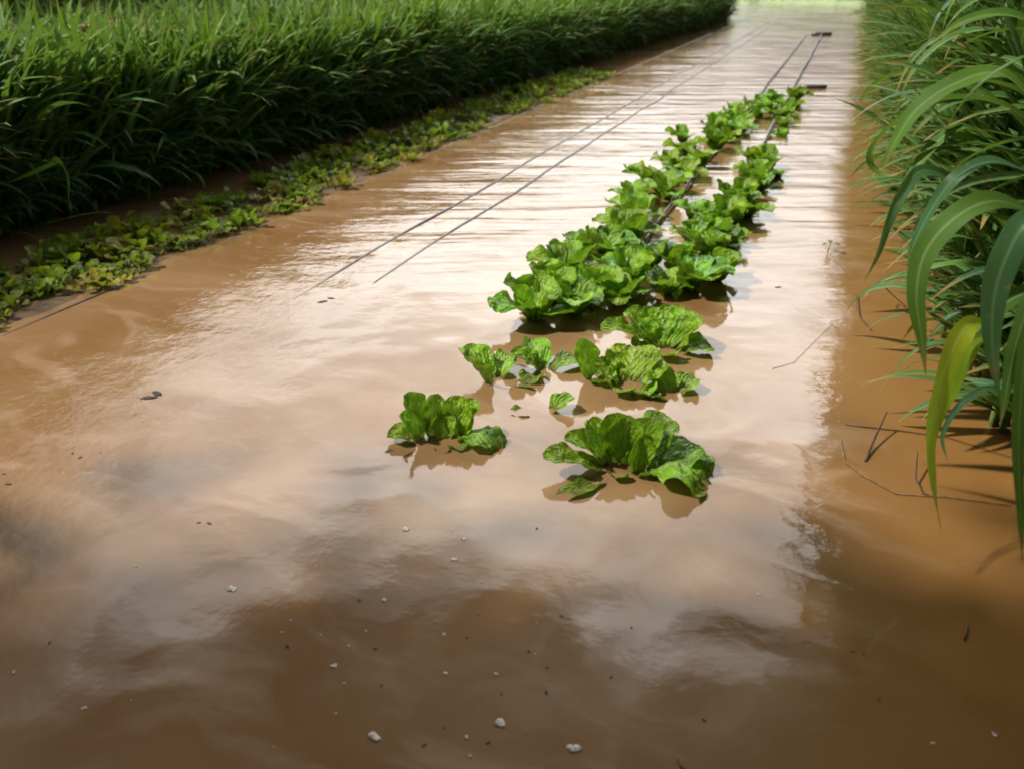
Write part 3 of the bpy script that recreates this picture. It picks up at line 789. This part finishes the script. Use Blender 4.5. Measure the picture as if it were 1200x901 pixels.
# ------------------------------------------------------------------ floating litter
def foam(px_, py_, s, label=None):
    s *= 1.5
    p = at(px_, py_); mb = MB(); rs = random.Random(int(px_ * 7 + py_))
    s = s * 0.85
    for k in range(rs.choice((3, 4, 5)) if s > .008 else 2):
        cx, cy, r = rs.uniform(-.6, .6) * s, rs.uniform(-.4, .4) * s, s * rs.uniform(.35, .7)
        V = []; UV = []
        for i in range(6):
            for j in range(9):
                th = pi * i / 5; ph = 2 * pi * j / 8
                V.append((cx + r * sin(th) * cos(ph) * (1 + .2 * sin(3 * ph + k)), cy + r * sin(th) * sin(ph), 0.22 * r * cos(th))); UV.append((0, 0))
        mb.add(V, grid_faces(6, 9), UV)
    o = mb.build('foam_blob', M['foam']); o.location = (p.x, p.y, 0.001)
    tag(o, label or 'tiny whitish speck of foam floating on the brown water', 'foam', 'foam flecks on the water')
foam(586, 846, .013, 'larger foam blob near the bottom edge, middle one of three')
foam(439, 863, .011, 'larger foam blob near the bottom edge, left one of three')
foam(673, 878, .013, 'larger foam blob near the bottom edge, right one of three')
foam(477, 620, .011, 'whitish foam smear on the water below the leftmost cabbage')
foam(273, 690, .010, 'whitish foam fleck alone on the dark water at lower left')
for x, y, s in [(543, 631, .007), (531, 655, .008), (566, 682, .006), (451, 703, .007), (520, 743, .006), (391, 780, .007), (522, 790, .006), (581, 789, .005), (429, 739, .004), (409, 757, .004),
                (341, 727, .004), (330, 740, .003), (548, 864, .005), (552, 887, .004), (153, 820, .003), (16, 787, .005), (320, 875, .003), (98, 830, .006), (403, 800, .003), (490, 628, .004),
                (530, 622, .003), (375, 743, .003), (629, 731, .004), (888, 696, .005), (1092, 870, .005), (1165, 860, .006), (160, 664, .004), (370, 663, .004), (394, 836, .003), (628, 766, .003)]:
    foam(x, y, s)
def speck(px_, py_, s, label=None, cat='speck', name='litter_speck'):
    p = at(px_, py_); rs = random.Random(int(px_ * 3 + py_)); mb = MB()
    a = rs.uniform(0, 3)
    V = []
    for i in range(5):
        for j in range(8):
            th = pi * i / 4; ph = 2 * pi * j / 7
            x, y = sin(th) * cos(ph) * 1.5 * (1 + .2 * sin(2 * ph)), sin(th) * sin(ph) * .7
            V.append((s * (x * cos(a) - y * sin(a)), s * (x * sin(a) + y * cos(a)), s * .14 * cos(th)))
    mb.add(V, grid_faces(5, 8)); o = mb.build(name, M['speck']); o.location = (p.x, p.y, 0.001)
    tag(o, label or 'tiny dark speck of plant litter on the brown water', cat, 'dark specks of litter on the water')
for x, y, s in [(620, 763, .004), (658, 722, .003), (641, 782, .003), (640, 811, .005), (645, 797, .002), (716, 793, .003), (825, 844, .004), (999, 763, .003), (1012, 766, .003), (560, 720, .003), (547, 747, .003),
                (440, 760, .004), (421, 703, .004), (447, 803, .003), (497, 873, .004), (572, 870, .004), (521, 853, .003), (233, 612, .005), (245, 613, .006), (94, 536, .006), (85, 531, .005), (118, 530, .003),
                (10, 567, .008), (5, 555, .005), (740, 735, .003), (629, 619, .004), (337, 757, .005), (58, 753, .004), (1030, 820, .003), (588, 813, .003)]:
    speck(x, y, s)
speck(912, 337, .013, 'dark clump of litter on pale water right of the cabbage rows', 'litter')
speck(378, 354, .018, 'sunken grey leaf just in front of the left hose', 'leaf', 'sunken_leaf')
speck(388, 350, .014, 'second small grey leaf beside the sunken one by the left hose', 'leaf', 'sunken_leaf')
speck(175, 466, .022, 'dark wet leaf lying flat on the water at mid left', 'leaf', 'sunken_leaf')
speck(184, 461, .020, 'grey leaf touching the dark wet leaf at mid left', 'leaf', 'sunken_leaf')

def twig(pix, r, m, label, name='twig', group=None, side=()):
    r *= .75
    mb = MB(); pts = [at(a, b, z) for a, b, z in pix]; o0 = pts[0].copy()
    tube(mb, [p - o0 for p in pts], [r * (1 - .5 * i / len(pts)) for i in range(len(pts))], 6)
    o = mb.build(name, m); o.location = o0
    for s in side:
        b2 = MB(); tube(b2, [at(a, b, z) - o0 for a, b, z in s], r * .5, 5); b2.build('shoot', m, o)
    tag(o, label, 'twig', group); return o
twig([(1014, 541, 0), (1022, 520, .02), (1031, 500, .045), (1039, 483, .07)], .006, M['twig'], 'dark stick slanting up out of the water near the right bank')
twig([(990, 497, .002), (1015, 500, .004), (1060, 505, .004), (1110, 512, .006), (1200, 540, .01)], .003, M['twig'], 'thin dark stem lying on the water behind the slanting stick')
twig([(985, 515, .003), (990, 540, .004), (1010, 556, .005), (1050, 578, .004), (1110, 582, .004), (1185, 592, .006)], .0035, M['straw'], 'bent straw-coloured stem floating below the slanting stick')
twig([(1075, 530, .06), (1073, 560, .02), (1082, 578, .004), (1098, 582, .002)], .004, M['twig'], 'dark curled stem looping beside the yellow leaf')
twig([(1003, 345, .02), (1003, 358, .03), (1008, 372, .01), (1022, 388, .003)], .004, M['twig'], 'bent brown stalk standing in the water near the drooping leaf')
twig([(1030, 330, .14), (1045, 345, .05), (1062, 360, .01)], .004, M['twig'], 'short dark stem under the maize leaves at the water edge')
twig([(1000, 112, .0), (1006, 120, .02), (1013, 130, .03)], .010, M['twig'], 'dark stick in pale water beside the far right bank')
twig([(1130, 750, .001), (1133, 740, .003), (1134, 732, .003)], .003, M['twig'], 'tiny upright twig on the ochre water at lower right')
twig([(795, 890, .001), (800, 899, .004), (806, 906, .004)], .004, M['twig'], 'small dark twig at the bottom edge')
twig([(905, 432, .001), (930, 425, .002), (975, 380, .002)], .0012, M['straw'], 'hair-thin pale straw on the water right of the cabbages')

def sprout(px_, py_, s, label):
    p = at(px_, py_); root = empty('sprout', p); tag(root, label, 'seedling')
    b2 = MB(); tube(b2, [(0, 0, -.03), (0, 0, .03 * s), (.01, 0, .09 * s)], .004 * s, 6); b2.build('stem', M['stalk'], root)
    for k in range(5):
        a = k * 1.9
        v, f, uv, c = cab_leaf(.09 * s, .03 * s, R(50), R(-20), a, k + int(px_), .2, .05, 1, .5, .3, 8, 5)
        b3 = MB(); b3.add([q + Vector((.005, 0, .06 * s)) for q in v], f, uv, c); b3.build('leaf', M['seedling'], root)
sprout(1010, 52, 3.0, 'leafy sprout standing alone in pale water by the far right bank')
sprout(970, 296, .7, 'tiny sprout with a trailing stem in pale water right of the cabbages')
twig([(972, 298, .01), (985, 310, .004), (1002, 335, .003)], .003, M['straw'], 'thin trailing stem floating below the tiny sprout')

# ------------------------------------------------------------------ trees
def tree(loc, hgt, rad, label, n=2600, z0=0.25, leaf=0.16, group='trees beyond the left stand', flat=1.0, seed=1, nc=34):
    rs = np.random.RandomState(seed)
    root = empty('tree', loc); tag(root, label, 'tree', group)
    mb = MB(); tube(mb, [(0, 0, -.2), (.05, 0, hgt * .3), (0, .1, hgt * .65), (0.1, 0, hgt * .85)], [.2, .15, .09, .03], 8)
    for k in range(7):
        a = k * 0.9; zb = hgt * (.3 + .07 * k)
        tube(mb, [(0, 0, zb), (cos(a) * rad * .4, sin(a) * rad * .4, zb + hgt * .1), (cos(a) * rad * .8, sin(a) * rad * .8, zb + hgt * .18)], [.06, .04, .015], 6)
    mb.build('trunk', M['bark'], root)
    C = rs.normal(0, 1, (nc, 3)); C /= np.linalg.norm(C, axis=1)[:, None]; C *= (rs.uniform(.25, 1, nc) ** .5)[:, None]
    C = C * np.array([rad, rad, hgt * (1 - z0) / 2 * flat]) * .85 + np.array([0, 0, hgt * (z0 + (1 - z0) / 2)])
    pk = rs.randint(0, nc, n); P = C[pk] + rs.normal(0, rad * .17, (n, 3))
    d1 = rs.normal(0, 1, (n, 3)); d1 /= np.linalg.norm(d1, axis=1)[:, None]
    d2 = np.cross(d1, rs.normal(0, 1, (n, 3))); d2 /= np.linalg.norm(d2, axis=1)[:, None]
    s = (leaf * rs.uniform(.6, 1.3, n))[:, None]
    V = np.stack([P - d1 * s, P - d2 * s * .45, P + d1 * s, P + d2 * s * .45], 1)
    m2 = MB(); m2.add(V.reshape(-1, 3), np.arange(n * 4).reshape(-1, 4)); m2.build('crown', M['tree_leaf'], root, False)
    return root
for i, (x, y, h_, r_) in enumerate([(-15.5, 9, 4.5, 2.4), (-16.5, 14, 5.5, 2.8), (-15.8, 20, 4.6, 2.5), (-16.4, 26.5, 5.5, 2.8), (-15.5, 33, 5.0, 2.6)]):
    tree((x, y, 0), h_, r_ + 1.2, ['dark bushy tree behind the left grass stand, nearest of the row', 'dark tree second in the row behind the left grass', 'dark tree in the middle of the row behind the left grass',
                             'dark tree fourth in the row behind the left grass', 'dark tree at the far end of the row behind the left grass'][i], 7000, .0, .34, seed=i)
# unseen tree added behind and to the left, its crown shades the foreground
tree((-2.5, -2.85, 0), 4.8, 3.6, 'big unseen shade tree added behind the camera to darken the near water', 42000, .45, .19, None, 1.0, 77, 110)

# ------------------------------------------------------------------ render settings
sc.render.engine = 'CYCLES'
sc.cycles.use_denoising = True
sc.cycles.max_bounces = 6
sc.cycles.transparent_max_bounces = 4
sc.cycles.filter_width = 1.9
sc.view_settings.view_transform = 'Standard'
sc.view_settings.look = 'None'
sc.view_settings.exposure = 0.2
sc.view_settings.gamma = 1.0
sc.view_settings.use_curve_mapping = False
